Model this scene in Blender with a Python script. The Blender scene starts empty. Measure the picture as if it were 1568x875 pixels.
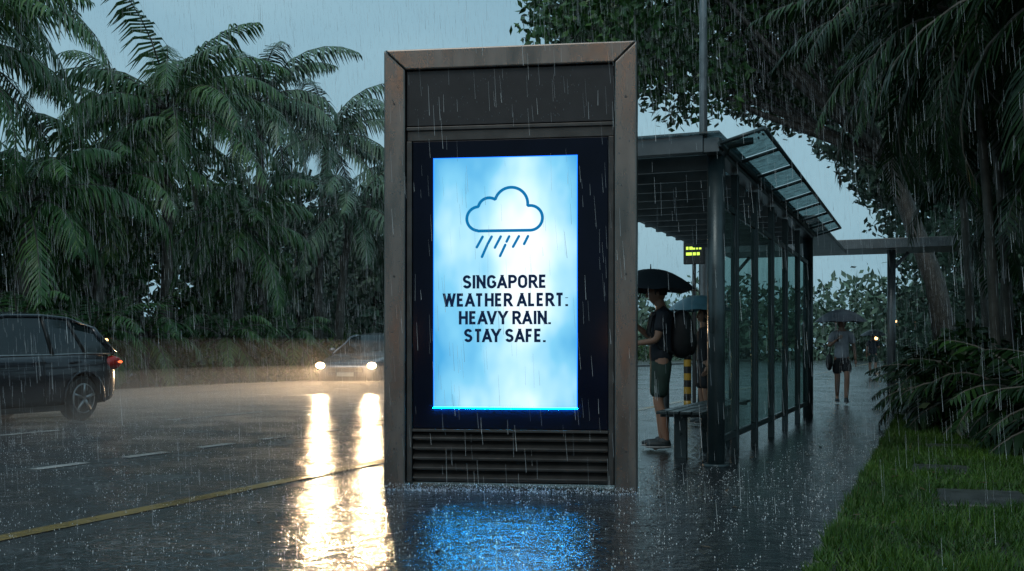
import bpy, math, random
import numpy as np
from mathutils import Vector, Matrix, Euler
R=math.radians
rng=np.random.default_rng(7); random.seed(7)
scn=bpy.context.scene
try:
    scn.view_settings.view_transform='Standard'; scn.view_settings.look='None'
    scn.view_settings.exposure=0
except Exception: pass
COL=scn.collection
# ------------------------------------------------------------------ materials
def newmat(name):
    m=bpy.data.materials.new(name); m.use_nodes=True
    nt=m.node_tree; b=nt.nodes['Principled BSDF']; return m,nt,b
def nn(nt,t,**k):
    n=nt.nodes.new(t)
    for a,v in k.items(): setattr(n,a,v)
    return n
def ramp(nt,stops):
    r=nt.nodes.new('ShaderNodeValToRGB'); e=r.color_ramp.elements
    e[0].position=stops[0][0]; e[0].color=(*stops[0][1],1)
    e[1].position=stops[-1][0]; e[1].color=(*stops[-1][1],1)
    for p,c in stops[1:-1]:
        x=e.new(p); x.color=(*c,1)
    return r
def pmat(name,col,rough=.5,metal=0,var=.25,scale=6,bump=0,bscale=60,rvar=0,coat=0,stretch=None,ior=None):
    m,nt,b=newmat(name)
    tc=nn(nt,'ShaderNodeTexCoord'); n=nn(nt,'ShaderNodeTexNoise'); n.inputs['Scale'].default_value=scale; n.inputs['Detail'].default_value=5
    src=tc.outputs['Object']
    if stretch:
        mp=nn(nt,'ShaderNodeMapping'); mp.inputs['Scale'].default_value=stretch; nt.links.new(src,mp.inputs[0]); src=mp.outputs[0]
    nt.links.new(src,n.inputs['Vector'])
    lo=tuple(c*(1-var) for c in col); hi=tuple(min(1,c*(1+var)) for c in col)
    r=ramp(nt,[(.3,lo),(.7,hi)]); nt.links.new(n.outputs['Fac'],r.inputs[0]); nt.links.new(r.outputs[0],b.inputs['Base Color'])
    b.inputs['Roughness'].default_value=rough; b.inputs['Metallic'].default_value=metal
    if ior: b.inputs['IOR'].default_value=ior
    if rvar:
        mr=nn(nt,'ShaderNodeMapRange'); mr.inputs[1].default_value=.3; mr.inputs[2].default_value=.7
        mr.inputs[3].default_value=max(0.02,rough-rvar); mr.inputs[4].default_value=rough+rvar
        nt.links.new(n.outputs['Fac'],mr.inputs[0]); nt.links.new(mr.outputs[0],b.inputs['Roughness'])
    if bump:
        n2=nn(nt,'ShaderNodeTexNoise'); n2.inputs['Scale'].default_value=bscale; n2.inputs['Detail'].default_value=4
        nt.links.new(src,n2.inputs['Vector'])
        bp=nn(nt,'ShaderNodeBump'); bp.inputs['Strength'].default_value=bump; bp.inputs['Distance'].default_value=.01
        nt.links.new(n2.outputs['Fac'],bp.inputs['Height']); nt.links.new(bp.outputs[0],b.inputs['Normal'])
    if coat: b.inputs['Coat Weight'].default_value=coat; b.inputs['Coat Roughness'].default_value=.05
    return m
def emat(name,col,s):
    m=bpy.data.materials.new(name); m.use_nodes=True; nt=m.node_tree; nt.nodes.clear()
    o=nn(nt,'ShaderNodeOutputMaterial'); e=nn(nt,'ShaderNodeEmission'); e.inputs[0].default_value=(*col,1); e.inputs[1].default_value=s
    nt.links.new(e.outputs[0],o.inputs[0]); return m
def leafmat(name,dark,mid,light,rough=.4,trans=.25):
    m,nt,b=newmat(name)
    g=nn(nt,'ShaderNodeNewGeometry'); r=ramp(nt,[(0,dark),(.55,mid),(1,light)])
    tc=nn(nt,'ShaderNodeTexCoord'); n=nn(nt,'ShaderNodeTexNoise'); n.inputs['Scale'].default_value=.7; n.inputs['Detail'].default_value=3
    nt.links.new(tc.outputs['Object'],n.inputs['Vector'])
    mx=nn(nt,'ShaderNodeMath',operation='MULTIPLY_ADD'); nt.links.new(g.outputs['Random Per Island'],mx.inputs[0]); mx.inputs[1].default_value=.5
    ad=nn(nt,'ShaderNodeMath',operation='MULTIPLY_ADD'); nt.links.new(n.outputs['Fac'],ad.inputs[0]); ad.inputs[1].default_value=1.2; ad.inputs[2].default_value=-.35
    nt.links.new(ad.outputs[0],mx.inputs[2]); nt.links.new(mx.outputs[0],r.inputs[0]); nt.links.new(r.outputs[0],b.inputs['Base Color'])
    b.inputs['Roughness'].default_value=rough; b.inputs['IOR'].default_value=1.4
    if trans:
        o=nt.nodes['Material Output']; t=nn(nt,'ShaderNodeBsdfTranslucent'); nt.links.new(r.outputs[0],t.inputs[0])
        ms=nn(nt,'ShaderNodeMixShader'); ms.inputs[0].default_value=trans
        nt.links.new(b.outputs[0],ms.inputs[1]); nt.links.new(t.outputs[0],ms.inputs[2]); nt.links.new(ms.outputs[0],o.inputs[0])
    return m
def glassmat(name,tint,alpha,rough=.05):
    m=bpy.data.materials.new(name); m.use_nodes=True; nt=m.node_tree; nt.nodes.clear()
    o=nn(nt,'ShaderNodeOutputMaterial'); t=nn(nt,'ShaderNodeBsdfTransparent'); t.inputs[0].default_value=(*tint,1)
    p=nn(nt,'ShaderNodeBsdfPrincipled'); p.inputs['Base Color'].default_value=(tint[0]*.3,tint[1]*.3,tint[2]*.3,1); p.inputs['Roughness'].default_value=rough
    tc=nn(nt,'ShaderNodeTexCoord'); n=nn(nt,'ShaderNodeTexNoise'); n.inputs['Scale'].default_value=14; n.inputs['Detail'].default_value=6
    mp=nn(nt,'ShaderNodeMapping'); mp.inputs['Scale'].default_value=(1,1,.25)
    nt.links.new(tc.outputs['Object'],mp.inputs[0]); nt.links.new(mp.outputs[0],n.inputs['Vector'])
    mr=nn(nt,'ShaderNodeMapRange'); mr.inputs[1].default_value=.35; mr.inputs[2].default_value=.75; mr.inputs[3].default_value=alpha*.7; mr.inputs[4].default_value=min(1,alpha*1.6)
    nt.links.new(n.outputs['Fac'],mr.inputs[0])
    ms=nn(nt,'ShaderNodeMixShader'); nt.links.new(mr.outputs[0],ms.inputs[0]); nt.links.new(t.outputs[0],ms.inputs[1]); nt.links.new(p.outputs[0],ms.inputs[2]); nt.links.new(ms.outputs[0],o.inputs[0]); return m

def wetmat(name,dark,light,slab=0,rlo=.06,rhi=.32,bump=.5,dist=.012,ior=1.5):
    m,nt,b=newmat(name); L=nt.links.new
    tc=nn(nt,'ShaderNodeTexCoord')
    def noise(s,d=5,rg=.55):
        n=nn(nt,'ShaderNodeTexNoise'); n.inputs['Scale'].default_value=s; n.inputs['Detail'].default_value=d; n.inputs['Roughness'].default_value=rg
        L(tc.outputs['Object'],n.inputs['Vector']); return n
    n1=noise(.9,6); n2=noise(34,3); n3=noise(7,3)
    r=ramp(nt,[(.3,dark),(.7,light)]); 
    mixf=nn(nt,'ShaderNodeMath',operation='MULTIPLY_ADD'); L(n2.outputs['Fac'],mixf.inputs[0]); mixf.inputs[1].default_value=.5
    h=nn(nt,'ShaderNodeMath',operation='MULTIPLY'); L(n1.outputs['Fac'],h.inputs[0]); h.inputs[1].default_value=.5; L(h.outputs[0],mixf.inputs[2])
    L(mixf.outputs[0],r.inputs[0])
    col=r.outputs[0]
    if slab:
        br=nn(nt,'ShaderNodeTexBrick'); br.inputs['Scale'].default_value=1; br.inputs['Brick Width'].default_value=.6; br.inputs['Row Height'].default_value=.6
        br.inputs['Mortar Size'].default_value=.008; br.offset=0; br.inputs['Color1'].default_value=(1,1,1,1); br.inputs['Color2'].default_value=(.7,.7,.7,1); br.inputs['Mortar'].default_value=(.35,.35,.35,1)
        L(tc.outputs['Object'],br.inputs['Vector'])
        mm=nn(nt,'ShaderNodeMix',data_type='RGBA',blend_type='MULTIPLY'); mm.inputs[0].default_value=1
        L(col,mm.inputs[6]); L(br.outputs['Color'],mm.inputs[7]); col=mm.outputs[2]
    L(col,b.inputs['Base Color'])
    mr=nn(nt,'ShaderNodeMapRange'); mr.inputs[1].default_value=.38; mr.inputs[2].default_value=.66; mr.inputs[3].default_value=rlo; mr.inputs[4].default_value=rhi
    L(n1.outputs['Fac'],mr.inputs[0]); L(mr.outputs[0],b.inputs['Roughness'])
    b.inputs['IOR'].default_value=ior
    v=nn(nt,'ShaderNodeTexVoronoi'); v.inputs['Scale'].default_value=6; L(tc.outputs['Object'],v.inputs['Vector'])
    w=nn(nt,'ShaderNodeMath',operation='MULTIPLY'); L(v.outputs['Distance'],w.inputs[0]); w.inputs[1].default_value=42
    sn=nn(nt,'ShaderNodeMath',operation='SINE'); L(w.outputs[0],sn.inputs[0])
    fall=nn(nt,'ShaderNodeMapRange'); fall.inputs[1].default_value=0; fall.inputs[2].default_value=.5; fall.inputs[3].default_value=.16; fall.inputs[4].default_value=0; L(v.outputs['Distance'],fall.inputs[0])
    rp=nn(nt,'ShaderNodeMath',operation='MULTIPLY'); L(sn.outputs[0],rp.inputs[0]); L(fall.outputs[0],rp.inputs[1])
    a1=nn(nt,'ShaderNodeMath',operation='MULTIPLY_ADD'); L(n3.outputs['Fac'],a1.inputs[0]); a1.inputs[1].default_value=1.6; L(rp.outputs[0],a1.inputs[2])
    a2=nn(nt,'ShaderNodeMath',operation='MULTIPLY_ADD'); L(n2.outputs['Fac'],a2.inputs[0]); a2.inputs[1].default_value=.55; L(a1.outputs[0],a2.inputs[2])
    bp=nn(nt,'ShaderNodeBump'); bp.inputs['Strength'].default_value=bump; bp.inputs['Distance'].default_value=dist
    L(a2.outputs[0],bp.inputs['Height']); L(bp.outputs[0],b.inputs['Normal'])
    return m

M={}
M['asphalt']=wetmat('wet_asphalt',(.018,.020,.023),(.05,.052,.055),bump=.65,dist=.014,rlo=.06,rhi=.32)
M['pave']=wetmat('wet_paving',(.010,.013,.016),(.032,.036,.040),slab=1,rlo=.06,rhi=.24,bump=.65,dist=.016,ior=1.7)
M['white']=wetmat('worn_white_paint',(.06,.06,.06),(.42,.42,.41),rlo=.15,rhi=.4)
M['yellow']=wetmat('worn_yellow_paint',(.05,.04,.02),(.34,.22,.05),rlo=.15,rhi=.4)
M['earth']=pmat('wet_earth',(.022,.026,.013),.6,0,.4,2,.5,20)
M['kerb']=pmat('kerb_concrete',(.10,.10,.095),.35,0,.35,4,.3,40)
M['bronze']=pmat('brushed_frame_metal',(.150,.135,.124),.27,.95,.28,9,.05,90,rvar=.08,stretch=(1,1,.25))
M['panel']=pmat('dark_panel',(.016,.016,.018),.5,.2,.25,8,.12,160)
M['louvre']=pmat('louvre_metal',(.06,.058,.056),.38,.7,.25,8,.05,90)
M['bezel']=pmat('black_glass',(.003,.005,.014),.10,0,.2,3,ior=1.2)
M['steel']=pmat('painted_steel',(.045,.065,.07),.35,.4,.3,4,.1,60,rvar=.1)
M['steel2']=pmat('grey_steel',(.15,.17,.18),.35,.5,.25,4,.05,60)
M['glass']=glassmat('shelter_glass',(.62,.74,.72),.22,.06)
M['wing']=glassmat('canopy_glass',(.30,.42,.42),.5,.12)
M['bark']=pmat('wet_bark',(.04,.034,.027),.6,0,.5,6,.8,14)
M['palmbark']=pmat('palm_bark',(.075,.068,.055),.6,0,.45,5,.8,16)
M['leaf']=leafmat('tree_leaves',(.008,.030,.010),(.032,.095,.026),(.10,.20,.045),trans=0)
M['leaf2']=leafmat('bush_leaves',(.008,.024,.006),(.034,.095,.016),(.11,.21,.035),trans=0)
M['palm']=leafmat('palm_leaves',(.022,.060,.024),(.065,.155,.055),(.20,.30,.10),.36,.15)
M['palmfar']=leafmat('haze_tinted_palm_leaves',(.05,.095,.065),(.095,.175,.11),(.19,.29,.17),.45,.0)  # paler green, distance haze put into the leaf colour
M['palmdark']=leafmat('areca_leaves',(.002,.010,.003),(.009,.032,.007),(.036,.10,.016),.45,.12)
M['leaffar']=leafmat('haze_tinted_leaves',(.04,.075,.052),(.08,.14,.095),(.15,.23,.15),.6,0)  # rain haze of the far trees mixed into this colour
M['grass']=leafmat('grass_blades',(.009,.030,.003),(.027,.076,.007),(.08,.165,.018),.5,0)
M['carblack']=pmat('dark_car_paint',(.010,.014,.022),.22,.3,.1,2,coat=.6)
M['cargrey']=pmat('grey_car_paint',(.14,.16,.18),.25,.5,.1,2,coat=.6)
M['carglass']=pmat('tinted_glass',(.012,.018,.02),.05,0,.1,2)
M['rubber']=pmat('tyre_rubber',(.012,.012,.012),.6,0,.2,8)
M['alloy']=pmat('alloy_wheel',(.3,.31,.32),.3,.9,.1,8)
M['trim']=pmat('black_trim',(.012,.012,.012),.4,0,.2,8)
M['plate']=pmat('number_plate',(.5,.5,.45),.4,0,.1,8)
M['head']=emat('headlamp_glow',(1,.70,.38),26)
M['tail']=pmat('tail_lamp_red',(.35,.01,.008),.15,0,.2,8)
M['tailon']=emat('tail_lamp_lit',(1,.16,.05),2.2)
M['skin']=pmat('skin',(.28,.15,.10),.5,0,.1,8)
M['lips']=pmat('lips',(.25,.09,.07),.4)
M['hair']=pmat('black_hair',(.01,.008,.007),.5,0,.3,40,.4,120)
M['shirt']=pmat('navy_shirt',(.012,.016,.025),.8,0,.3,10,.4,40)
M['shorts']=pmat('dark_green_shorts',(.014,.035,.028),.8,0,.3,10,.4,40)
M['lshirt']=pmat('grey_tshirt',(.32,.34,.38),.8,0,.15,10,.4,30)
M['dshorts']=pmat('black_shorts',(.012,.013,.016),.8,0,.3,10)
M['bag']=pmat('black_bag',(.01,.01,.012),.6,0,.3,12,.4,30)
M['shoe']=pmat('dark_shoe',(.02,.03,.035),.6,0,.3,12)
M['sole']=pmat('shoe_sole',(.3,.3,.3),.6,0,.2,12)
M['umb']=pmat('dark_umbrella_cloth',(.012,.016,.022),.45,0,.2,6)
M['umb2']=pmat('grey_umbrella_cloth',(.07,.08,.10),.45,0,.2,6)
M['umb3']=pmat('blue_umbrella_cloth',(.10,.22,.27),.45,0,.2,6)
M['bolly']=pmat('yellow_paint',(.30,.18,.02),.4,0,.2,6)
M['stone']=pmat('stepping_stone',(.05,.055,.055),.35,0,.4,8,.5,40)
M['lit_sign']=emat('led_digits',(.60,.9,.10),1.6)
M['navy']=emat('screen_navy_ink',(.006,.016,.05),1)
M['icon']=emat('screen_blue_ink',(.004,.15,.36),1.2)
M['warm']=emat('warm_lamp',(1,.55,.22),5)
M['warmhi']=emat('warm_street_lamp',(1,.48,.17),95)
M['warmlo']=emat('warm_unseen_light',(1,.42,.13),45)
M['green']=emat('green_signal',(.05,1,.35),3)

# ------------------------------------------------------------------ mesh builder
class MB:
    def __init__(s): s.v=[]; s.f=[]; s.m=[]; s.sm=[]
    def add(s,vs,fs,mi=0,smooth=False):
        o=len(s.v); s.v+= [tuple(v) for v in vs]
        for f in fs: s.f.append(tuple(i+o for i in f)); s.m.append(mi); s.sm.append(smooth)
    def box(s,x0,x1,y0,y1,z0,z1,mi=0,T=None):
        vs=[Vector((x,y,z)) for x in(x0,x1) for y in(y0,y1) for z in(z0,z1)]
        if T is not None: vs=[T@v for v in vs]
        s.add(vs,[(0,1,3,2),(4,6,7,5),(0,4,5,1),(2,3,7,6),(0,2,6,4),(1,5,7,3)],mi)
    def tube(s,pts,rad,n=10,mi=0,cap=True,smooth=True):
        pts=[Vector(p) for p in pts]
        if not hasattr(rad,'__len__'): rad=[rad]*len(pts)
        vs=[];fs=[]
        prev=None
        for i,p in enumerate(pts):
            d=(pts[min(i+1,len(pts)-1)]-pts[max(i-1,0)]).normalized()
            if prev is None:
                a=d.orthogonal().normalized()
            else:
                a=(prev-d*prev.dot(d)).normalized()
            prev=a; b=d.cross(a)
            for k in range(n):
                t=2*math.pi*k/n; vs.append(p+(a*math.cos(t)+b*math.sin(t))*rad[i])
        for i in range(len(pts)-1):
            for k in range(n):
                fs.append((i*n+k,i*n+(k+1)%n,(i+1)*n+(k+1)%n,(i+1)*n+k))
        s.add(vs,fs,mi,smooth)
        if cap:
            o=len(s.v)-len(vs)
            s.f.append(tuple(o+k for k in range(n))[::-1]); s.m.append(mi); s.sm.append(False)
            s.f.append(tuple(o+(len(pts)-1)*n+k for k in range(n))); s.m.append(mi); s.sm.append(False)
    def ell(s,c,r,mi=0,nu=16,nv=10,fn=None):
        vs=[];fs=[]
        for j in range(nv+1):
            ph=math.pi*j/nv
            for i in range(nu):
                th=2*math.pi*i/nu
                v=Vector((math.sin(ph)*math.cos(th),math.sin(ph)*math.sin(th),math.cos(ph)))
                if fn: v=fn(v)
                vs.append((c[0]+v.x*r[0],c[1]+v.y*r[1],c[2]+v.z*r[2]))
        for j in range(nv):
            for i in range(nu): fs.append((j*nu+i,(j+1)*nu+i,(j+1)*nu+(i+1)%nu,j*nu+(i+1)%nu))
        s.add(vs,fs,mi,True)
    def obj(s,name,mats,parent=None,bevel=0,sub=0):
        me=bpy.data.meshes.new(name); me.from_pydata(s.v,[],s.f)
        for m in mats: me.materials.append(m)
        me.polygons.foreach_set('material_index',s.m); me.polygons.foreach_set('use_smooth',s.sm); me.update()
        o=bpy.data.objects.new(name,me); COL.objects.link(o)
        if parent: o.parent=parent
        if bevel:
            b=o.modifiers.new('b','BEVEL'); b.width=bevel; b.segments=2; b.limit_method='ANGLE'
        if sub:
            b=o.modifiers.new('s','SUBSURF'); b.levels=sub; b.render_levels=sub
        return o
def empty(name,loc=(0,0,0),rz=0):
    e=bpy.data.objects.new(name,None); COL.objects.link(e); e.location=loc; e.rotation_euler=(0,0,rz); return e
def npmesh(name,V,F,mat,parent=None):
    me=bpy.data.meshes.new(name); n=len(V); m,k=F.shape
    me.vertices.add(n); me.vertices.foreach_set('co',V.astype(np.float32).ravel())
    me.loops.add(m*k); me.loops.foreach_set('vertex_index',F.astype(np.int32).ravel())
    me.polygons.add(m); me.polygons.foreach_set('loop_start',np.arange(0,m*k,k,dtype=np.int32))
    try: me.polygons.foreach_set('loop_total',np.full(m,k,dtype=np.int32))
    except Exception: pass
    me.update(calc_edges=True); me.validate(); me.materials.append(mat)
    o=bpy.data.objects.new(name,me); COL.objects.link(o)
    if parent: o.parent=parent
    return o

# ------------------------------------------------------------------ camera  (world: +Y runs along the road)
A=R(21.32)
cam=bpy.data.cameras.new('camera'); co=bpy.data.objects.new('camera',cam); COL.objects.link(co)
co.location=(0,0,1.05); co.rotation_euler=(R(90),0,A); cam.lens=38; cam.sensor_width=36
cam.shift_y=99.5/1568; cam.clip_end=1500; cam.clip_start=.05; scn.camera=co

# ------------------------------------------------------------------ world
w=bpy.data.worlds.new('World'); scn.world=w; w.use_nodes=True; nt=w.node_tree; L=nt.links.new
bg=nt.nodes['Background']; sk=nn(nt,'ShaderNodeTexSky'); sk.sky_type='NISHITA'; sk.sun_disc=False
sk.sun_elevation=R(52); sk.sun_rotation=R(170); sk.dust_density=4; sk.air_density=1.5
tc=nn(nt,'ShaderNodeTexCoord'); no=nn(nt,'ShaderNodeTexNoise'); no.inputs['Scale'].default_value=2.2; no.inputs['Detail'].default_value=5
mp=nn(nt,'ShaderNodeMapping'); mp.inputs['Scale'].default_value=(1,1,2.5); L(tc.outputs['Generated'],mp.inputs[0]); L(mp.outputs[0],no.inputs['Vector'])
rc=ramp(nt,[(.3,(1.8,3.25,4.1)),(.7,(2.7,4.3,5.0))]); L(no.outputs['Fac'],rc.inputs[0])
mx=nn(nt,'ShaderNodeMix',data_type='RGBA'); mx.inputs[0].default_value=.93
L(sk.outputs[0],mx.inputs[6]); L(rc.outputs[0],mx.inputs[7]); L(mx.outputs[2],bg.inputs[0]); bg.inputs[1].default_value=.13
sl=bpy.data.lights.new('sun','SUN'); sl.energy=.7; sl.angle=R(25); sl.color=(1,.98,.92)
so=bpy.data.objects.new('sun',sl); COL.objects.link(so); so.rotation_euler=(R(38),0,R(-10))

# ------------------------------------------------------------------ ground
def sheet(name,x0,x1,y0,y1,z,mat):
    b=MB(); b.add([(x0,y0,z),(x1,y0,z),(x1,y1,z),(x0,y1,z)],[(0,1,2,3)]); return b.obj(name,[mat])
sheet('ground',-500,500,-500,500,0,M['earth'])
sheet('road',-17.5,-4.35,-60,300,.004,M['asphalt'])
sheet('pavement',-4.35,-.56,-30,120,.008,M['pave'])
b=MB(); b.box(-17.8,-17.5,-60,300,0,.14); b.obj('far_kerb',[M['kerb']],bevel=.02)
b=MB(); b.box(-.56,-.50,-30,60,0,.035); b.obj('path_edging',[M['kerb']],bevel=.008)
b=MB(); b.add([(-4.91,-30,.009),(-4.76,-30,.009),(-4.76,200,.009),(-4.91,200,.009)],[(0,1,2,3)]); b.obj('yellow_road_line',[M['yellow']])
b=MB()
for y in np.arange(-9.8,60,1.14): b.add([(-7.42,y,.009),(-7.28,y,.009),(-7.28,y+.62,.009),(-7.42,y+.62,.009)],[(0,1,2,3)])
for y in np.arange(-20,150,4.6): b.add([(-10.75,y+1,.009),(-10.6,y+1,.009),(-10.6,y+3.4,.009),(-10.75,y+3.4,.009)],[(0,1,2,3)])
b.obj('white_lane_markings',[M['white']])

# ------------------------------------------------------------------ kiosk
K=empty('advertising_kiosk',(-2.945,7.47,.008),math.atan2(.44,1.85))
H=3.31; W=.95
fw=.165
zt=H-.155
def prism(bld,poly,y0,y1,mi=0):
    n=len(poly); vs=[(x,y0,z) for x,z in poly]+[(x,y1,z) for x,z in poly]
    fs=[tuple(range(n)),tuple(range(2*n-1,n-1,-1))]+[(i,i+n,(i+1)%n+n,(i+1)%n) for i in range(n)]
    bld.add(vs,fs,mi)
fb=MB()
prism(fb,[(-W,0),(-W+fw,0),(-W+fw,zt),(-W,H)],0,.30)
prism(fb,[(W,0),(W,H),(W-fw,zt),(W-fw,0)],0,.30)
prism(fb,[(-W+.003,H),(-W+fw+.003,zt),(W-fw-.003,zt),(W-.003,H)],.001,.30)
fb.obj('metal_frame',[M['bronze']],K,bevel=.012)
b=MB(); b.box(-W+.012,W-.012,.27,.34,.02,H-.012); b.obj('back_casing',[M['panel']],K,bevel=.01)
iw=W-fw
b=MB(); b.box(-iw+.004,iw-.004,.035,.26,2.735,zt-.004); b.obj('upper_panel',[M['panel']],K,bevel=.004)
b=MB(); b.box(-iw+.004,iw-.004,.05,.26,2.625,2.727); b.box(-iw+.004,iw-.004,.025,.05,2.70,2.727)
b.box(-iw+.004,-iw+.045,.03,.26,.05,2.62); b.box(iw-.045,iw-.004,.03,.26,.05,2.62); b.obj('inner_frame',[M['louvre']],K,bevel=.004)
b=MB(); b.box(-iw+.048,iw-.048,.05,.26,.455,2.62); b.obj('screen_glass',[M['bezel']],K,bevel=.003)
b=MB(); b.box(-iw+.048,iw-.048,.10,.26,.05,.45)
for i in range(5):
    z=.075+i*.075
    prism(b,[(-iw+.05,z),(iw-.05,z),(iw-.05,z+.012),(-iw+.05,z+.012)],.035,.1)
    b.add([(-iw+.05,.036,z+.012),(iw-.05,.036,z+.012),(iw-.05,.1,z+.06),(-iw+.05,.1,z+.06)],[(0,1,2,3)])
b.box(-iw+.048,iw-.048,.03,.1,.43,.45)
b.obj('louvre_panel',[M['louvre']],K,bevel=.002)
sx0,sx1,sz0,sz1=-.572,.505,.615,2.485
m,nt,bs=newmat('lit_screen_sky'); nt.nodes.remove(bs); L=nt.links.new; o=nt.nodes['Material Output']
tc=nn(nt,'ShaderNodeTexCoord'); mp=nn(nt,'ShaderNodeMapping'); mp.inputs['Scale'].default_value=(1.3,1,.8); mp.inputs['Location'].default_value=(3.1,0,1.7)
L(tc.outputs['Object'],mp.inputs[0]); n=nn(nt,'ShaderNodeTexNoise'); n.inputs['Scale'].default_value=1.7; n.inputs['Detail'].default_value=3; n.inputs['Roughness'].default_value=.45; L(mp.outputs[0],n.inputs['Vector'])
d=nn(nt,'ShaderNodeVectorMath',operation='DISTANCE'); 
mp2=nn(nt,'ShaderNodeMapping'); mp2.inputs['Scale'].default_value=(1.4,0,.65); L(tc.outputs['Object'],mp2.inputs[0]); L(mp2.outputs[0],d.inputs[0]); d.inputs[1].default_value=(.14,0,.98)
ml=nn(nt,'ShaderNodeMath',operation='MULTIPLY_ADD'); L(d.outputs['Value'],ml.inputs[0]); ml.inputs[1].default_value=-.46; ml.inputs[2].default_value=.21
ad=nn(nt,'ShaderNodeMath',operation='ADD'); L(ml.outputs[0],ad.inputs[0]); L(n.outputs['Fac'],ad.inputs[1])
r=ramp(nt,[(.20,(.07,.36,.66)),(.38,(.19,.54,.77)),(.54,(.46,.75,.87)),(.72,(.80,.92,.96))]); L(ad.outputs[0],r.inputs[0])
e=nn(nt,'ShaderNodeEmission'); L(r.outputs[0],e.inputs[0]); e.inputs[1].default_value=1.25; L(e.outputs[0],o.inputs[0]); screenmat=m
b=MB(); b.box(sx0,sx1,.044,.049,sz0,sz1); b.obj('lit_screen',[screenmat],K)
b=MB(); g=.006
for q in ((sx0-g,sx1+g,sz1,sz1+g),(sx0-g,sx0,sz0,sz1),(sx1,sx1+g,sz0,sz1)): b.box(q[0],q[1],.045,.0495,q[2],q[3])
b.box(sx0-g,sx1+g,.040,.0495,sz0-.008,sz0-.0005,1)  # added glowing strip below the screen, throws blue onto the wet ground
b.obj('screen_edge_and_added_strip',[emat('blue_edge',(.01,.14,.9),3.0),emat('added_blue_strip',(.0,.38,1),170.0)],K)
def KX(px): return (px-587)*.0049-.95
def KZ(py): return 1.05-(py-537)*.00485
def arc(cx,cy,rx,ry,a0,a1,n=14): return [(cx+rx*math.cos(R(a0+(a1-a0)*i/n)),cy+ry*math.sin(R(a0+(a1-a0)*i/n))) for i in range(n+1)]
GL={'I':(.0,[[(0,0),(0,1)]]),
'N':(.58,[[(0,0),(0,1)],[(.0,1),(.58,0)],[(.58,0),(.58,1)]]),
'A':(.66,[[(0,0),(.33,1)],[(.33,1),(.66,0)],[(.10,.25),(.56,.25)]]),
'E':(.45,[[(0,0),(0,1)],[(0,1),(.46,1)],[(0,0),(.46,0)],[(0,.52),(.40,.52)]]),
'F':(.43,[[(0,0),(0,1)],[(0,1),(.45,1)],[(0,.48),(.39,.48)]]),
'L':(.42,[[(0,0),(0,1)],[(0,0),(.44,0)]]),
'H':(.58,[[(0,0),(0,1)],[(.58,0),(.58,1)],[(0,.52),(.58,.52)]]),
'T':(.58,[[(0,1),(.58,1)],[(.29,1),(.29,0)]]),
'V':(.64,[[(0,1),(.32,0)],[(.32,0),(.64,1)]]),
'Y':(.62,[[(0,1),(.31,.44)],[(.31,.44),(.62,1)],[(.31,.46),(.31,0)]]),
'W':(.94,[[(0,1),(.22,0)],[(.22,0),(.47,1)],[(.47,1),(.72,0)],[(.72,0),(.94,1)]]),
'P':(.54,[[(0,0),(0,1)],[(0,1),(.28,1)]+arc(.28,.73,.26,.27,90,-90)+[(0,.46)]]),
'R':(.56,[[(0,0),(0,1)],[(0,1),(.28,1)]+arc(.28,.74,.25,.26,90,-90)+[(0,.48)],[(.27,.48),(.56,0)]]),
'O':(.60,[[(0,.5)]+arc(.30,.68,.30,.32,180,0)+arc(.30,.32,.30,.32,0,-180)+[(0,.5)]]),
'G':(.60,[arc(.30,.68,.30,.32,22,180)+arc(.30,.32,.30,.32,180,315)+[(.60,.18),(.60,.48)],[(.60,.48),(.34,.48)]]),
'S':(.54,[arc(.27,.74,.26,.26,20,180)+[(.04,.65),(.12,.56),(.27,.50),(.43,.44),(.51,.35)]+arc(.27,.26,.27,.26,10,-160)]),
'.':(.0,[[(0,.0),(0,.06)]]),':':(.0,[[(0,.0),(0,.06)],[(0,.62),(0,.68)]])}
KERN={'AV':.16,'VY':-.02,'AT':.12,'EA':.04,'TA':.14,'AY':.16,'RT':.05,'RA':.03,'PO':.03,'GA':.04,'AP':.02,'AF':.02,'AI':-.02}
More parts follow.
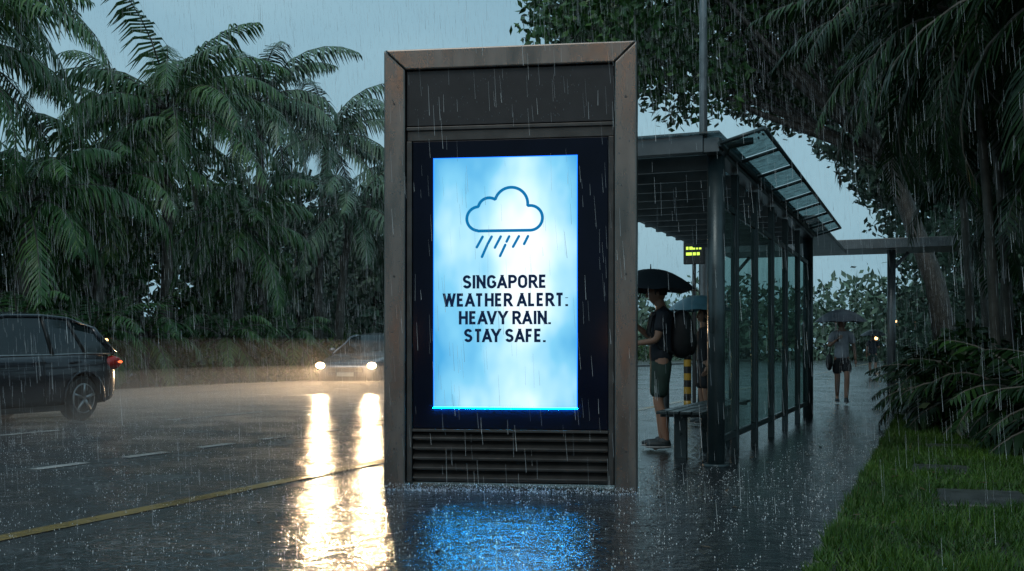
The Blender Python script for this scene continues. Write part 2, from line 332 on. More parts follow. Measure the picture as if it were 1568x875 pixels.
def lettering(body,xc,zc,width,ch,par):
    b=MB(); x=0; glyphs=[]; gap=.36
    for i,c in enumerate(body):
        if c==' ': x+=.30; continue
        w_,st=GL[c]; glyphs.append((x,st)); x+=w_+gap-KERN.get(body[i:i+2],0)
    th=.103*ch; tot=x-gap; sx=(width-2*th)/tot; hs=ch-2*th; yy=.0430
    for gx,st in glyphs:
        for pl in st:
            P=[Vector(((gx+p[0])*sx,p[1]*hs)) for p in pl]; Q=[P[0]]
            for p in P[1:]:
                if (p-Q[-1]).length>1e-4: Q.append(p)
            P=Q; n=len(P); vs=[]; closed=(P[0]-P[-1]).length<1e-3
            for i in range(n):
                a=(P[i]-P[i-1]).normalized() if i>0 else None; c=(P[i+1]-P[i]).normalized() if i<n-1 else None
                if a is None: a=(P[-1]-P[-2]).normalized() if closed else c
                if c is None: c=(P[1]-P[0]).normalized() if closed else a
                t=(a+c).normalized(); nr=Vector((-t.y,t.x)); k=1/max(.6,nr.dot(Vector((-a.y,a.x))))
                off=nr*th*k; e0=Vector((0,0))
                if n==2 and abs(a.y)>.05:
                    off=Vector((-th/max(.3,abs(a.y))*(1 if a.y>0 else -1),0)); 
                    lim=abs(P[0].y-0)<1e-4 or abs(P[0].y-hs)<1e-4; lim2=abs(P[1].y)<1e-4 or abs(P[1].y-hs)<1e-4
                    if i==0 and lim: e0=-a*(th/abs(a.y))
                    if i==1 and lim2: e0=a*(th/abs(a.y))
                for sg in (1,-1):
                    q=P[i]+off*sg+e0; vs.append((xc-width/2+th+q.x,yy,zc-hs/2+q.y))
            yy-=.00004
            b.add(vs,[(2*i,2*i+1,2*i+3,2*i+2) for i in range(n-1)])
    b.obj('text_'+body.split()[0].lower(),[M['navy']],par)
for t,y,x0,x1 in (('SINGAPORE',432.5,709,838.5),('WEATHER ALERT:',460.5,678,871),('HEAVY RAIN.',488,703,845),('STAY SAFE.',515.5,711,837)):
    lettering(t,(KX(x0)+KX(x1))/2,KZ(y),(x1-x0)*.0049,.101,K)
circ=[(734,335,18.5),(750,320,17),(784,313,25.5),(813,335,19)]
cx,cy=774,334; pts=[]
for k in range(220):
    t=2*math.pi*k/220; dx,dy=math.cos(t),math.sin(t); best=0
    for (a,c,rr) in circ:
        ox,oy=cx-a,cy-c; B=ox*dx+oy*dy; C=ox*ox+oy*oy-rr*rr; D=B*B-C
        if D>0: best=max(best,-B+math.sqrt(D))
    if dy>0: 
        q=(354-cy)/dy; 
        if abs(cx+dx*q-773)<40: best=q
        else: best=min(best,q)
    pts.append((cx+dx*best,cy+dy*best))
b=MB(); n=len(pts); hw=2.3
vs=[]
for i in range(n):
    p=Vector(pts[i]); tdir=(Vector(pts[(i+1)%n])-Vector(pts[i-1])).normalized(); nr=Vector((tdir.y,-tdir.x))
    for sg in (1,-1): q=p+nr*hw*sg; vs.append((KX(q.x),.0415,KZ(q.y)))
b.add(vs,[(2*i,2*i+1,(2*i+3)%(2*n),(2*i+2)%(2*n)) for i in range(n)])
def slash(x0,y0,x1,y1):
    d=Vector((x1-x0,y1-y0)).normalized(); nr=Vector((d.y,-d.x))*2.0
    P=[]
    for k in range(7): t=math.pi*k/6; P.append(Vector((x0,y0))+nr*math.cos(t)-d*2*math.sin(t))
    for k in range(7): t=math.pi*k/6; P.append(Vector((x1,y1))-nr*math.cos(t)+d*2*math.sin(t))
    b.add([(KX(p.x),.0415,KZ(p.y)) for p in P],[tuple(range(14))])
for s in ((740,363,731,379),(754,363,748,374),(747,376,739,394),(768,363,759,380),(781,363,777,371),(775,376,767,393),(796,363,787,379),(810,363,804,375)): slash(*s)
b.obj('rain_cloud_icon',[M['icon']],K)
b=MB()
for x in (-W+.08,W-.08):
    for z in (.3,1.6,2.9): b.tube([(x,-.004,z),(x,.01,z)],.009,10)
b.obj('frame_bolts',[M['louvre']],K)
b=MB()
for _ in range(420):
    if rng.random()<.6: x=(W-.01-rng.random()*.145)*(1 if rng.random()<.5 else -1); y=-.0005; z=rng.random()*3.1
    else: x=(rng.random()*2-1)*.75; y=.0345; z=2.74+rng.random()*.4
    s=.0015+.0022*rng.random(); b.ell((x,y,z),(s,s*.6,s*(1+rng.random()*1.8)),0,6,5)
b.obj('water_drops',[pmat('water_drop',(.08,.09,.1),.04,0,.1,5)],K)

# ------------------------------------------------------------------ bus shelter
S=empty('bus_shelter')
X0=-1.83; Y0=9.75; Y1=17.4
b=MB(); b.tube([(X0,Y0,0),(X0,Y0,2.80)],.078,20); b.tube([(X0,Y0,0),(X0,Y0,.03)],.12,20); b.tube([(X0,Y1,0),(X0,Y1,2.80)],.078,16)
b.obj('round_posts',[M['steel']],S)
b=MB(); ys=[9.86,10.75,12.0,13.3,14.6,16.0,17.3]
for y in ys[1:-1]: b.box(X0-.035,X0+.035,y-.04,y+.04,0,2.78)
for y0,y1 in zip(ys[:-1],ys[1:]):
    b.box(X0-.02,X0+.02,y0+.045,y1-.045,.20,.26); b.box(X0-.02,X0+.02,y0+.045,y1-.045,2.38,2.44)
    b.box(X0-.02,X0+.02,y0+.045,y0+.085,.265,2.375); b.box(X0-.02,X0+.02,y1-.085,y1-.045,.265,2.375)
b.obj('back_wall_frame',[M['steel']],S,bevel=.004)
b=MB()
for y0,y1 in zip(ys[:-1],ys[1:]): b.box(X0-.006,X0+.006,y0+.09,y1-.09,.27,2.37)
b.obj('back_wall_glass',[M['glass']],S)
XL=-3.75
b=MB()
b.box(X0-.07,X0+.07,9.52,17.6,2.80,2.93); b.box(XL,XL+.1,9.52,17.6,2.80,2.93)
b.box(XL+.102,X0-.072,9.50,9.62,2.80,2.955); b.box(XL+.102,X0-.072,17.5,17.6,2.80,2.93)
for y in np.arange(9.95,17.4,.62): b.box(XL+.102,X0-.072,y,y+.06,2.72,2.86)
b.obj('roof_beams',[M['steel2']],S,bevel=.006)
b=MB()
for y in np.arange(9.46,17.5,.62): b.box(XL-.02,X0+.08,y,y+.60,2.958,2.975)
b.obj('roof_sheet',[glassmat('roof_polycarbonate',(.42,.50,.52),.5,.25)],S)
T=(Vector((-1.74,0,2.86)),Vector((-1.36,0,2.965)))
b=MB(); gl=MB(); yy=np.linspace(9.46,17.6,9)
for y in yy: b.tube([(T[0].x,y,T[0].z),(T[1].x,y,T[1].z)],.018,8)
b.tube([(T[1].x,9.46,T[1].z),(T[1].x,17.6,T[1].z)],.02,8); b.tube([(T[0].x,9.46,T[0].z),(T[0].x,17.6,T[0].z)],.025,8)
b.tube([(X0,9.75,2.74),(X0+.1,9.75,2.90),(-1.5,9.75,2.92)],[.05,.05,.03],10)
for y0,y1 in zip(yy[:-1],yy[1:]): gl.add([(T[0].x,y0+.02,T[0].z+.02),(T[1].x,y0+.02,T[1].z+.02),(T[1].x,y1-.02,T[1].z+.02),(T[0].x,y1-.02,T[0].z+.02)],[(0,1,2,3)])
b.obj('canopy_frame',[M['steel']],S); gl.obj('canopy_glass',[M['wing']],S)
B=empty('shelter_bench'); b=MB()
for i in range(4): b.box(-2.52+i*.12,-2.42+i*.12,10.3,13.2,.43,.46)
b.obj('seat_slats',[M['steel']],B,bevel=.006); b=MB()
for y in (10.42,11.75,13.05): b.box(-2.36,-2.24,y-.04,y+.04,0,.40); b.box(-2.5,-2.08,y-.03,y+.03,.40,.43)
b.obj('legs',[M['steel']],B,bevel=.005)
D=empty('bus_arrival_sign',(-.08,0,0)); b=MB(); b.box(-3.98,-3.62,18.6,18.7,2.55,3.05); b.box(-3.83,-3.77,18.62,18.68,0,2.55); b.obj('sign_case',[M['trim']],D,bevel=.01)
b=MB()
for r_ in range(3):
    x=-3.93
    for w_ in ((.07,.05,.09),(.04,.10,.03,.04),(.10,.05,.05))[r_]: b.box(x,x+w_,18.592,18.599,2.90-r_*.10,2.95-r_*.10); x+=w_+.018
b.obj('lit_digits',[M['lit_sign']],D)
Lk=empty('covered_walkway'); b=MB()
b.box(-4.6,3.5,24.3,26.4,3.28,3.40); b.box(-4.6,3.5,24.22,24.29,3.22,3.43); b.obj('roof',[M['steel2']],Lk,bevel=.01)
b=MB()
for x in (-4.3,-.87,2.6):
    b.tube([(x,25.2,0),(x,25.2,3.26)],.09,14); b.tube([(x,25.2,2.8),(x+.35,25.2,3.2)],.04,8)
b.obj('posts',[M['steel2']],Lk)
b=MB(); b.box(-2.6,-1.75,17.7,24.2,3.12,3.20); b.obj('link_roof',[M['steel2']],Lk,bevel=.01)

def bollard(x,y,h,striped,r=.055):
    e=empty('striped_bollard' if striped else 'bollard',(x,y,.008)); b=MB()
    if striped:
        n=8
        for i in range(n): b.tube([(0,0,h*i/n),(0,0,h*(i+1)/n)],r,14,i%2,cap=(i in(0,n-1)))
        b.obj('post',[M['bolly'],M['trim']],e)
    else: b.tube([(0,0,0),(0,0,h)],r,14); b.ell((0,0,h),(r,r,r*.6)); b.obj('post',[M['steel2']],e)
bollard(-3.65,15.5,1.0,0,.06); bollard(-4.2,19.6,1.0,1,.07); bollard(-5.40,10.8,1.15,1,.07)
bollard(-3.9,22.5,1.0,0,.06)

def streetlamp(x,y,h,dx,lit,r=.07):
    e=empty('street_lamp',(x,y,0)); b=MB()
    b.tube([(0,0,0),(0,0,.6),(0,0,h*.75),(0,0,h)],[r*1.6,r*1.25,r,r*.8],12); b.tube([(0,0,h-.05),(dx*.5,0,h+.25),(dx,0,h+.3)],[r*.7,r*.5,r*.45],8)
    b.obj('pole',[M['steel2']],e); b=MB(); b.ell((dx*1.15,0,h+.3),(.35,.14,.08)); b.obj('lamp_head',[M['steel2']],e)
    if lit:
        b=MB(); b.ell((dx*1.15,0,h+.20),(.15,.10,.08)); b.obj('lamp_lens',[M['warmhi']],e)
        l=bpy.data.lights.new('bulb','SPOT'); l.energy=lit; l.color=(1,.70,.42); l.spot_size=R(150); l.spot_blend=.8; l.shadow_soft_size=.25
        lo=bpy.data.objects.new('bulb',l); COL.objects.link(lo); lo.parent=e; lo.location=(dx*1.15,0,h+.08)
streetlamp(-3.97,19.9,9.5,-1.8,0)
streetlamp(-3.50,-4.24,6.0,-.4,18)
streetlamp(.57,-3.28,6.0,-.4,18)
def lantern(x,y,z,r,mat):
    e=empty('path_lantern',(x,y,0)); b=MB(); b.tube([(0,0,0),(0,0,z-r)],.05,8); b.tube([(0,0,z+r),(0,0,z+r+.05)],[r*1.3,r*.4],12); b.obj('post',[M['trim']],e)
    b=MB(); b.ell((0,0,z),(r,r,r*1.1)); b.obj('lantern_glass',[mat],e)
lantern(-4.0,-7.17,1.33,.12,M['warmlo']); lantern(.67,-6.06,1.33,.12,M['warmlo'])  # unseen lights standing in for low warm sources mirrored in the frame

# ------------------------------------------------------------------ cars
def bake(o):
    me=bpy.data.meshes.new_from_object(o.evaluated_get(bpy.context.evaluated_depsgraph_get())); return me
def car(name,loc,rz,paint,lights,Hs=1.0,suv=False):
    e=empty(name,loc,rz)
    secs=[(-2.27,.62,.60,.34),(-2.2,.76,.70,.24),(-2.0,.85,.79,.20),(-1.5,.89,.90,.19),(-.95,.90,.985,.19),(0,.90,1.0,.19),(1.0,.90,1.02,.19),(1.75,.885,1.04,.2),(2.08,.84,1.02,.22),(2.22,.76,.95,.28),(2.27,.62,.85,.38)]
    b=MB(); vs=[]
    for (y,w_,zt_,zb) in secs:
        half=[(w_*.8,zb),(w_*.97,zb+.06),(w_,zb+.2),(w_+.012,(zb+zt_)/2+.05),(w_-.01,zt_-.12),(w_-.07,zt_-.015),(w_*.62,zt_+.02)]
        ring=[(x,z) for x,z in half]+[(-x,z) for x,z in half[::-1]]
        vs+=[(x,y,z) for x,z in ring]
    n=14; fs=[]
    for i in range(len(secs)-1):
        for k in range(n): fs.append((i*n+k,i*n+(k+1)%n,(i+1)*n+(k+1)%n,(i+1)*n+k))
    fs.append(tuple(range(n))[::-1]); fs.append(tuple((len(secs)-1)*n+k for k in range(n)))
    b.add(vs,fs,0,True); o=b.obj('body_src',[paint],sub=2)
    cutb=MB()
    for y in (-1.42,1.42):
        for sx in (-1,1): cutb.tube([(sx*.60,y,.34),(sx*1.1,y,.34)],.385,32)
    cut=cutb.obj('cut',[M['trim']])
    mo=o.modifiers.new('bo','BOOLEAN'); mo.object=cut; mo.operation='DIFFERENCE'; mo.solver='EXACT'
    bpy.context.view_layer.update(); me=bake(o); bpy.data.objects.remove(o); bpy.data.objects.remove(cut)
    ob=bpy.data.objects.new('body',me); COL.objects.link(ob); ob.parent=e
    if suv: st=[((-.95,.98),(-.25,1.48)),((0,1.0),(.2,1.56)),((.85,1.01),(.85,1.575)),((1.5,1.03),(1.35,1.55)),((2.12,1.03),(1.88,1.42))]
    else: st=[((-1.0,.98),(-.25,1.42)),((0,1.0),(.15,1.48)),((.75,1.0),(.75,1.48)),((1.3,1.02),(1.15,1.44)),((1.95,1.04),(1.5,1.36))]
    b=MB(); wb,wr=.80,.60; P=[]
    for (yb,zb),(yt,zt_) in st:
        P.append([(wb+.02,yb,zb-.03),(wr+.07,(yb+yt)/2*.3+yt*.7,zb*.35+zt_*.65),(wr,yt,zt_-.03),(wr*.5,yt,zt_+.03),(0,yt,zt_+.045)])
    def mirror(p): return (-p[0],p[1],p[2])
    for sg in (0,1):
        f=(lambda p:p) if sg==0 else mirror
        for i in range(4):
            a,c=P[i],P[i+1]
            for k in (0,1): b.add([f(a[k]),f(c[k]),f(c[k+1]),f(a[k+1])],[(0,1,2,3)],1,True)
            for k in (2,3): b.add([f(a[k]),f(c[k]),f(c[k+1]),f(a[k+1])],[(0,1,2,3)],0,True)
        for i in (0,4):
            a=P[i]; yb=a[0][1]; dy=-.12 if i==0 else .06
            b.add([f(a[0]),f(a[1]),f(a[2]),f(a[3]),f(a[4]),(0,yb+dy,a[0][2])],[(0,1,2,3,4,5)],1)
        for i,r_,mi in ((0,.03,0),(2,.03,2),(3,.025,2 if suv else 0),(4,.05,0)): b.tube([f(P[i][0]),f(P[i][1]),f(P[i][2])],r_,8,mi)
        b.tube([f(P[i][2]) for i in range(5)],.032,8,0); b.tube([f(P[i][0]) for i in range(5)],.014,8,3)
        c=f((.98,-.62,1.05)); b.ell(c,(.11,.07,.075),0); b.tube([f((.86,-.6,.98)),c],.02,6,2)
        for y in (.45,1.15): b.box(*(sorted((f((.905,0,0))[0],f((.935,0,0))[0]))),y,y+.16,.86,.885,0)
        for y in (-.55,.62,): b.tube([f((.913,y,.28)),f((.918,y,.55)),f((.905,y,.86)),f((.85,y,.99))],.004,4,2)
        b.box(*(sorted((f((.80,0,0))[0],f((.905,0,0))[0]))),-1.0,1.0,.17,.24,2)
        for y in (-1.42,1.42):
            b.tube([f((.89,y+.395*math.cos(t),.34+.395*math.sin(t))) for t in np.linspace(-.2,math.pi+.2,18)],.022,6,0)
    b.obj('cabin',[paint,M['carglass'],M['trim'],M['alloy']],e)
    for y in (-1.42,1.42):
        for sx in (-1,1):
            b=MB(); x=sx*.86; xi=sx*.66
            b.tube([(xi,y,.33),(xi+sx*.02,y,.33),(x-sx*.03,y,.33),(x,y,.33)],[.29,.33,.33,.30],28,0)
            b.tube([(x,y,.33),(x+sx*.012,y,.33)],[.225,.22],24,2)
            for k in range(5):
                t=2*math.pi*k/5+.3; d=Vector((0,math.cos(t),math.sin(t)))
                b.tube([Vector((x+sx*.015,y,.33))+d*.03,Vector((x+sx*.018,y,.33))+d*.215],[.03,.02],6,1)
            b.tube([(x+sx*.004,y+.215*math.cos(t),.33+.215*math.sin(t)) for t in np.linspace(0,2*math.pi,25)],.014,6,1,cap=False)
            b.tube([(x,y,.33),(x+sx*.03,y,.33)],.04,10,1)
            b.obj('wheel',[M['rubber'],M['alloy'],M['trim']],e)
    b=MB()
    b.box(-.45,.45,-2.285,-2.2,.50,.62,0); b.box(-.55,.55,-2.29,-2.2,.27,.40,0)
    for i in range(3): b.box(-.44,.44,-2.292,-2.286,.515+i*.035,.525+i*.035,1)
    b.box(-.22,.22,-2.305,-2.293,.40,.50,2); b.box(-.24,.24,2.27,2.285,.62,.73,2)
    b.tube([(-.66,-.93,1.0),(-.1,-.80,1.09)],.008,5,0); b.tube([(-.02,-.95,1.0),(.5,-.82,1.08)],.008,5,0)
    b.obj('grille_and_plates',[M['trim'],M['alloy'],M['plate']],e)
    for sx in (-1,1):
        b=MB(); b.ell((sx*.66,-2.16,.66),(.17,.09,.075),0); b.obj('headlamp_housing',[M['carglass'] if not lights else M['alloy']],e)
        if lights:
            b=MB(); b.ell((sx*.68,-2.24,.67),(.12,.035,.08),0); b.obj('headlamp',[M['head']],e)
            l=bpy.data.lights.new('beam','SPOT'); l.energy=lights; l.color=(1,.66,.36); l.spot_size=R(100); l.spot_blend=.9; l.shadow_soft_size=.06
            lo=bpy.data.objects.new('beam',l); COL.objects.link(lo); lo.parent=e; lo.location=(sx*.66,-2.32,.66); lo.rotation_euler=(R(84),0,R(180))
        b=MB(); b.ell((sx*.80,2.10,.86),(.11,.17,.11),0); b.ell((sx*.83,2.14,.87),(.085,.12,.035),1); b.obj('tail_lamp',[M['tail'],M['tailon'] if not lights else M['tail']],e)
    return e
car('dark_suv',(-12.72,11.32,.004),0,M['carblack'],0,suv=True)
car('oncoming_car',(-14.1,25.9,.004),R(10),M['cargrey'],850)

# ------------------------------------------------------------------ vegetation
def leafcloud(name,blobs,n,size,mat,parent=None,droop=.3):
    bl=np.array(blobs); vol=(bl[:,3]*bl[:,4]*bl[:,5])**.66; p=vol/vol.sum()
    idx=rng.choice(len(bl),n,p=p); d=rng.normal(size=(n,3)); d/=np.linalg.norm(d,axis=1)[:,None]
    rad=np.minimum(rng.random(n)**.4*(1+rng.normal(size=n)*.07),1.1)
    c=bl[idx,:3]+d*rad[:,None]*bl[idx,3:6]
    c[:,2]=np.maximum(c[:,2],.05)
    u=rng.normal(size=(n,3)); u[:,2]-=droop; u/=np.linalg.norm(u,axis=1)[:,None]
    v=np.cross(u,rng.normal(size=(n,3))); v/=np.linalg.norm(v,axis=1)[:,None]
    s=size*(.6+.8*rng.random(n))[:,None]
    V=np.stack([c-u*s*.5,c+v*s*.24,c+u*s*.5,c-v*s*.24],1).reshape(-1,3)
    F=np.arange(4*n).reshape(-1,4)
    return npmesh(name,V,F,mat,parent)
def subblobs(c,r,k,s0,s1):
    out=[]
    for _ in range(k):
        d=rng.normal(size=3); d/=np.linalg.norm(d); q=rng.random()**.45
        s=s0+(s1-s0)*rng.random(); out.append((c[0]+d[0]*r[0]*q,c[1]+d[1]*r[1]*q,c[2]+d[2]*r[2]*q,s,s,s*.7))
    return out
def broadtree(name,x,y,h,cr,cz,lean=(0,0),n=26000,size=.28,mat='leaf',k=45):
    e=empty(name,(x,y,0)); b=MB(); cx,cy=lean
    tp=Vector((cx*.35,cy*.35,h*.45))
    b.tube([(0,0,0),(cx*.1,cy*.1,h*.2),tp],[h*.028,h*.02,h*.016],12)
    bl=subblobs((cx,cy,cz),cr,k,cr[0]*.16,cr[0]*.30)
    for q in bl[::4]:
        mid=tp.lerp(Vector(q[:3]),.5)+Vector((0,0,-.3)); b.tube([tp,mid,q[:3]],[h*.010,h*.006,h*.002],7)
    b.obj('trunk_and_limbs',[M['bark']],e); leafcloud('crown',bl,n,size,M[mat],e); return e

def frond(out,base,az,e0,bend,Lr,leaf,n,wid,hang,stem):
    seg=14; p=np.array(base,float); pts=[p.copy()]; tans=[]
    for i in range(seg):
        t=(i+.5)/seg; el=e0-bend*t**1.25; d=np.array([math.cos(az)*math.cos(el),math.sin(az)*math.cos(el),math.sin(el)])
        p=p+d*Lr/seg; pts.append(p.copy()); tans.append(d)
    pts=np.array(pts); tans.append(tans[-1]); tans=np.array(tans)
    side=np.array([-math.sin(az),math.cos(az),0])
    t=np.linspace(.12,1,n); fi=t*seg; i0=np.minimum(fi.astype(int),seg-1); fr=(fi-i0)[:,None]
    P=pts[i0]*(1-fr)+pts[i0+1]*fr; Tn=tans[i0]*(1-fr)+tans[np.minimum(i0+1,seg)]*fr
    ln=leaf*np.sin(np.pi*(.14+.80*t))**.7
    for sg in (1,-1):
        k=len(t); jit=rng.normal(size=(k,3))*.09
        D=side*sg*.85+Tn*.55+jit; D[:,2]-=hang*(.4+rng.random(k)*.6); D/=np.linalg.norm(D,axis=1)[:,None]
        D2=D.copy(); D2[:,2]-=hang*1.3; D2/=np.linalg.norm(D2,axis=1)[:,None]
        l=ln[:,None]*(.85+.3*rng.random((k,1))); wv=Tn*wid
        m1=P+D*l*.45; tip=m1+D2*l*.55
        V=np.stack([P-wv*.5,P+wv*.5,m1+wv*.6,m1-wv*.6,tip+wv*.06,tip-wv*.06],1)
        out.append(V)
    stem.tube([tuple(q) for q in pts[::2]],[max(.006,.035*(1-i/8)) for i in range(len(pts[::2]))],5)
def palm(name,x,y,h,nf,Lf,leaf,wid,hang,n,matl,lean=(.3,.1),tr=.16,rz=0,emin=-.5):
    e=empty(name,(x,y,0),rz)
    out=[]; b=MB(); zs=np.linspace(0,h,9)
    b.tube([(lean[0]*(z/h)**2,lean[1]*(z/h)**2,z) for z in zs],[tr*(1.25-.5*z/h) for z in zs],12)
    top=(lean[0],lean[1],h)
    for i in range(nf):
        az=i*2.39996+rng.normal()*.15; q=i/nf
        e0=1.25-(1.25-emin)*q+rng.normal()*.1; bend=.9+.9*rng.random()+.3*(1-q)
        frond(out,top,az,e0,bend,Lf*(.8+.35*rng.random()),leaf,n,wid,hang,b)
    V=np.concatenate([o.reshape(-1,3) for o in out]); k=len(V)//6
    base=np.arange(k)[:,None]*6; F=np.concatenate([base+np.array([0,1,2,3]),base+np.array([3,2,4,5])])
    b.obj('trunk',[M['palmbark']],e); npmesh('fronds',V,F,M[matl],e); return e
for (x,y,h,Lf,nf,ln) in ((-21.0,17.7,8.0,4.2,26,(.2,.3)),(-20.6,25.4,7.9,4.2,26,(.3,-.3)),(-21.5,31.5,9.6,4.0,24,(-.3,.2)),(-20.5,19.9,4.6,3.2,20,(.2,.1)),
    (-23.5,20.5,10.8,4.4,26,(.5,0)),(-24,27.5,8.3,4.2,22,(.2,.3)),(-23,37.5,9.6,4.2,22,(.3,.2)),(-20.5,22.5,5.6,3.4,20,(-.2,.4)),(-20.3,34.5,6.3,3.8,20,(.4,.4)),(-22,43,9.0,4.2,20,(.4,.4)),(-22.0,15.5,10.0,4.4,24,(.3,.2)),(-20.2,28.2,4.8,3.2,18,(.2,.1))):
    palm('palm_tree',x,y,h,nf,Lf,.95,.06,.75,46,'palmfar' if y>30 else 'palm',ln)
for (x,y) in ((-19.6,18.9),(-19.8,23.5),(-19.4,29.8),(-19.5,26.5),(-19.6,21.2)): palm('fan_palm',x,y,1.4,16,2.0,.5,.05,.35,26,'palm',(.1,0),.09)
bl=[];bf=[]
for _ in range(260):
    x=-22-11*rng.random(); y=10+72*rng.random(); top=6.0+ (y-10)*.05
    z=rng.random()**.8*top; s=1.0+1.5*rng.random(); (bl if y<34 else bf).append((x,y,z,s,s,s*.8))
leafcloud('jungle_foliage',bl,46000,.38,M['leaf']); leafcloud('haze_tinted_foliage',bf,45000,.46,M['leaffar'])  # farther cloud takes the leaf colour with haze mixed in
bl=[]
for _ in range(150):
    x=-18.9-2.6*rng.random(); y=8+70*rng.random(); s=.5+.6*rng.random(); z=rng.random()*(.6+ (-18.9-x)*.7); bl.append((x,y,z,s,s,s*.8))
leafcloud('roadside_bushes',bl,46000,.20,M['leaf2'])
b=MB()
for _ in range(34):
    x=-23-6*rng.random(); y=12+60*rng.random(); hh=5+2*rng.random(); b.tube([(x,y,0),(x+rng.normal()*.3,y,hh*.5),(x+rng.normal()*.8,y+rng.normal()*.6,hh)],[.18,.13,.06],7)
b.obj('jungle_trunks',[M['bark']])
bl=[]
for _ in range(240):
    x=-90+120*rng.random(); y=115+25*rng.random(); s=3+3*rng.random(); bl.append((x,y,rng.random()*7,s,s,s*.8))
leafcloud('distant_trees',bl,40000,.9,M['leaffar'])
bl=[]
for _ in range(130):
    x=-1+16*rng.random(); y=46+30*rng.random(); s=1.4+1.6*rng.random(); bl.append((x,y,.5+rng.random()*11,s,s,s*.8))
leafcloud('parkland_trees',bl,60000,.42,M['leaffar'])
broadtree('rain_tree',0.6,37,16,(8.2,7,4.8),13.8,(-5.6,0),n=62000,size=.30,k=60)
broadtree('rain_tree',3.5,50,15,(7,6,4.5),12,(-4,0),n=30000,size=.38,mat='leaffar',k=40)
broadtree('shade_tree',4.2,24,10,(3.8,3.6,3.6),7.5,(-1.2,0),n=26000,size=.26,k=40)
for (x,y,h,Lf,nf,ln,rz) in ((1.0,16.6,6.3,3.0,22,(-.5,-.2),0),(1.9,14.6,5.6,3.0,22,(-.4,-.2),1),(1.35,12.4,4.9,2.6,20,(-.1,-.1),2),(2.7,17.5,6.6,3.2,20,(.3,0),3),(1.0,19.0,4.4,2.6,18,(-.4,0),4),(2.6,12.6,3.6,2.6,18,(.2,0),5),(1.5,18.5,7.6,3.2,20,(-.6,0),.5),(2.4,15.5,7.2,3.2,20,(-.4,0),.9),(.75,15.2,5.4,2.6,22,(-.35,0),0),(.55,18.0,5.9,2.8,22,(-.4,0),0),(.9,21.5,6.6,3.0,20,(-.5,0),0),(1.7,16.0,3.4,2.2,20,(-.2,0),1.5),(1.4,13.9,6.6,2.8,24,(-.5,0),0)):
    palm('areca_palm',x,y,h,nf,Lf,.62,.036,.55,44,'palmdark',ln,.06,rz,emin=-.9)
for (x,y) in ((.35,16.4),(.9,14.3),(1.6,12.6),(.5,18.2),(1.9,15),(.2,20.5),(2.4,12.8),(1.3,16.2),(1.2,13.2),(.55,14.9),(1.55,11.6),(1.95,10.6)): palm('low_palm_plant',x,y,.35,18,1.4,.42,.04,.3,26,'palmdark',(.05,0),.05,rng.random()*6,emin=-.1)
bl=[]
for _ in range(150):
    y=11+15.5*rng.random(); lo=-.15 if y>15.5 else 1.0-(y-12.5)*.38; x=lo+.35+3.4*rng.random(); s=.28+.4*rng.random(); bl.append((x,y,rng.random()*1.3*(.5+min(1,(x-lo)*.5)),s,s,s*.8))
leafcloud('shrub_bed',bl,46000,.15,M['palmdark'])
n=150000; gx=-.50+4.9*rng.random(n)**1.25; gy=3.2+14.5*rng.random(n)**1.35
keep=~(((gy>15.8)&(gx>.1)))
gx=gx[keep]; gy=gy[keep]; n=len(gx)
stones=[(.30,8.05,.62,.42,.1),(.05,9.9,.5,.30,0),(.95,8.35,.62,.4,.05),(.15,12.2,.45,.3,.1)]
keep=np.ones(n,bool)
for (sx,sy,hx,hy,_) in stones: keep&=~((abs(gx-sx)<hx*.5-.03)&(abs(gy-sy)<hy-.03))
gx=gx[keep]; gy=gy[keep]; n=len(gx)
gx=gx-(gx<-.42)*rng.random(n)*.05
a=rng.random(n)*6.283; cl=(1+.35*np.sin(gx*5+1)*np.sin(gy*4)+.35*np.sin(gx*13+2*np.sin(gy*7))*np.sin(gy*11)); hgt=(.03+.05*rng.random(n))*np.maximum(.4,cl); wd=.0035+.003*rng.random(n)
lx=rng.normal(size=n)*.026; ly=rng.normal(size=n)*.026; gz=np.full(n,.033)
V=np.stack([np.stack([gx-np.cos(a)*wd,gy-np.sin(a)*wd,gz],1),np.stack([gx+np.cos(a)*wd,gy+np.sin(a)*wd,gz],1),np.stack([gx+lx,gy+ly,gz+hgt],1)],1).reshape(-1,3)
npmesh('grass',V,np.arange(3*n).reshape(-1,3),M['grass'])
b=MB(); b.box(-.50,14,-10,60,0,.036); b.obj('lawn',[M['earth']])
e=empty('stepping_stones'); b=MB()
for (sx,sy,hx,hy,rt) in stones: b.box(-hx/2,hx/2,-hy,hy,.02,.05,0,Matrix.Translation((sx,sy,0))@Matrix.Rotation(rt,4,'Z'))
b.obj('slabs',[M['stone']],e,bevel=.012)
n=260; X=np.concatenate([-4+3.4*rng.random(60),-.5+3*rng.random(200)]); Y=4+12*rng.random(n); a=rng.random(n)*6.28; s=(.018+.03*rng.random(n))
Z=np.where(X>-.5,.085,.013); u=np.stack([np.cos(a),np.sin(a),.15*rng.normal(size=n)],1)*s[:,None]; v=np.stack([-np.sin(a),np.cos(a),.1*rng.normal(size=n)],1)*s[:,None]*.45
c=np.stack([X,Y,Z],1); npmesh('fallen_leaves',np.stack([c-u,c+v,c+u,c-v],1).reshape(-1,3),np.arange(4*n).reshape(-1,4),pmat('brown_leaf',(.06,.035,.015),.4,0,.4,4))

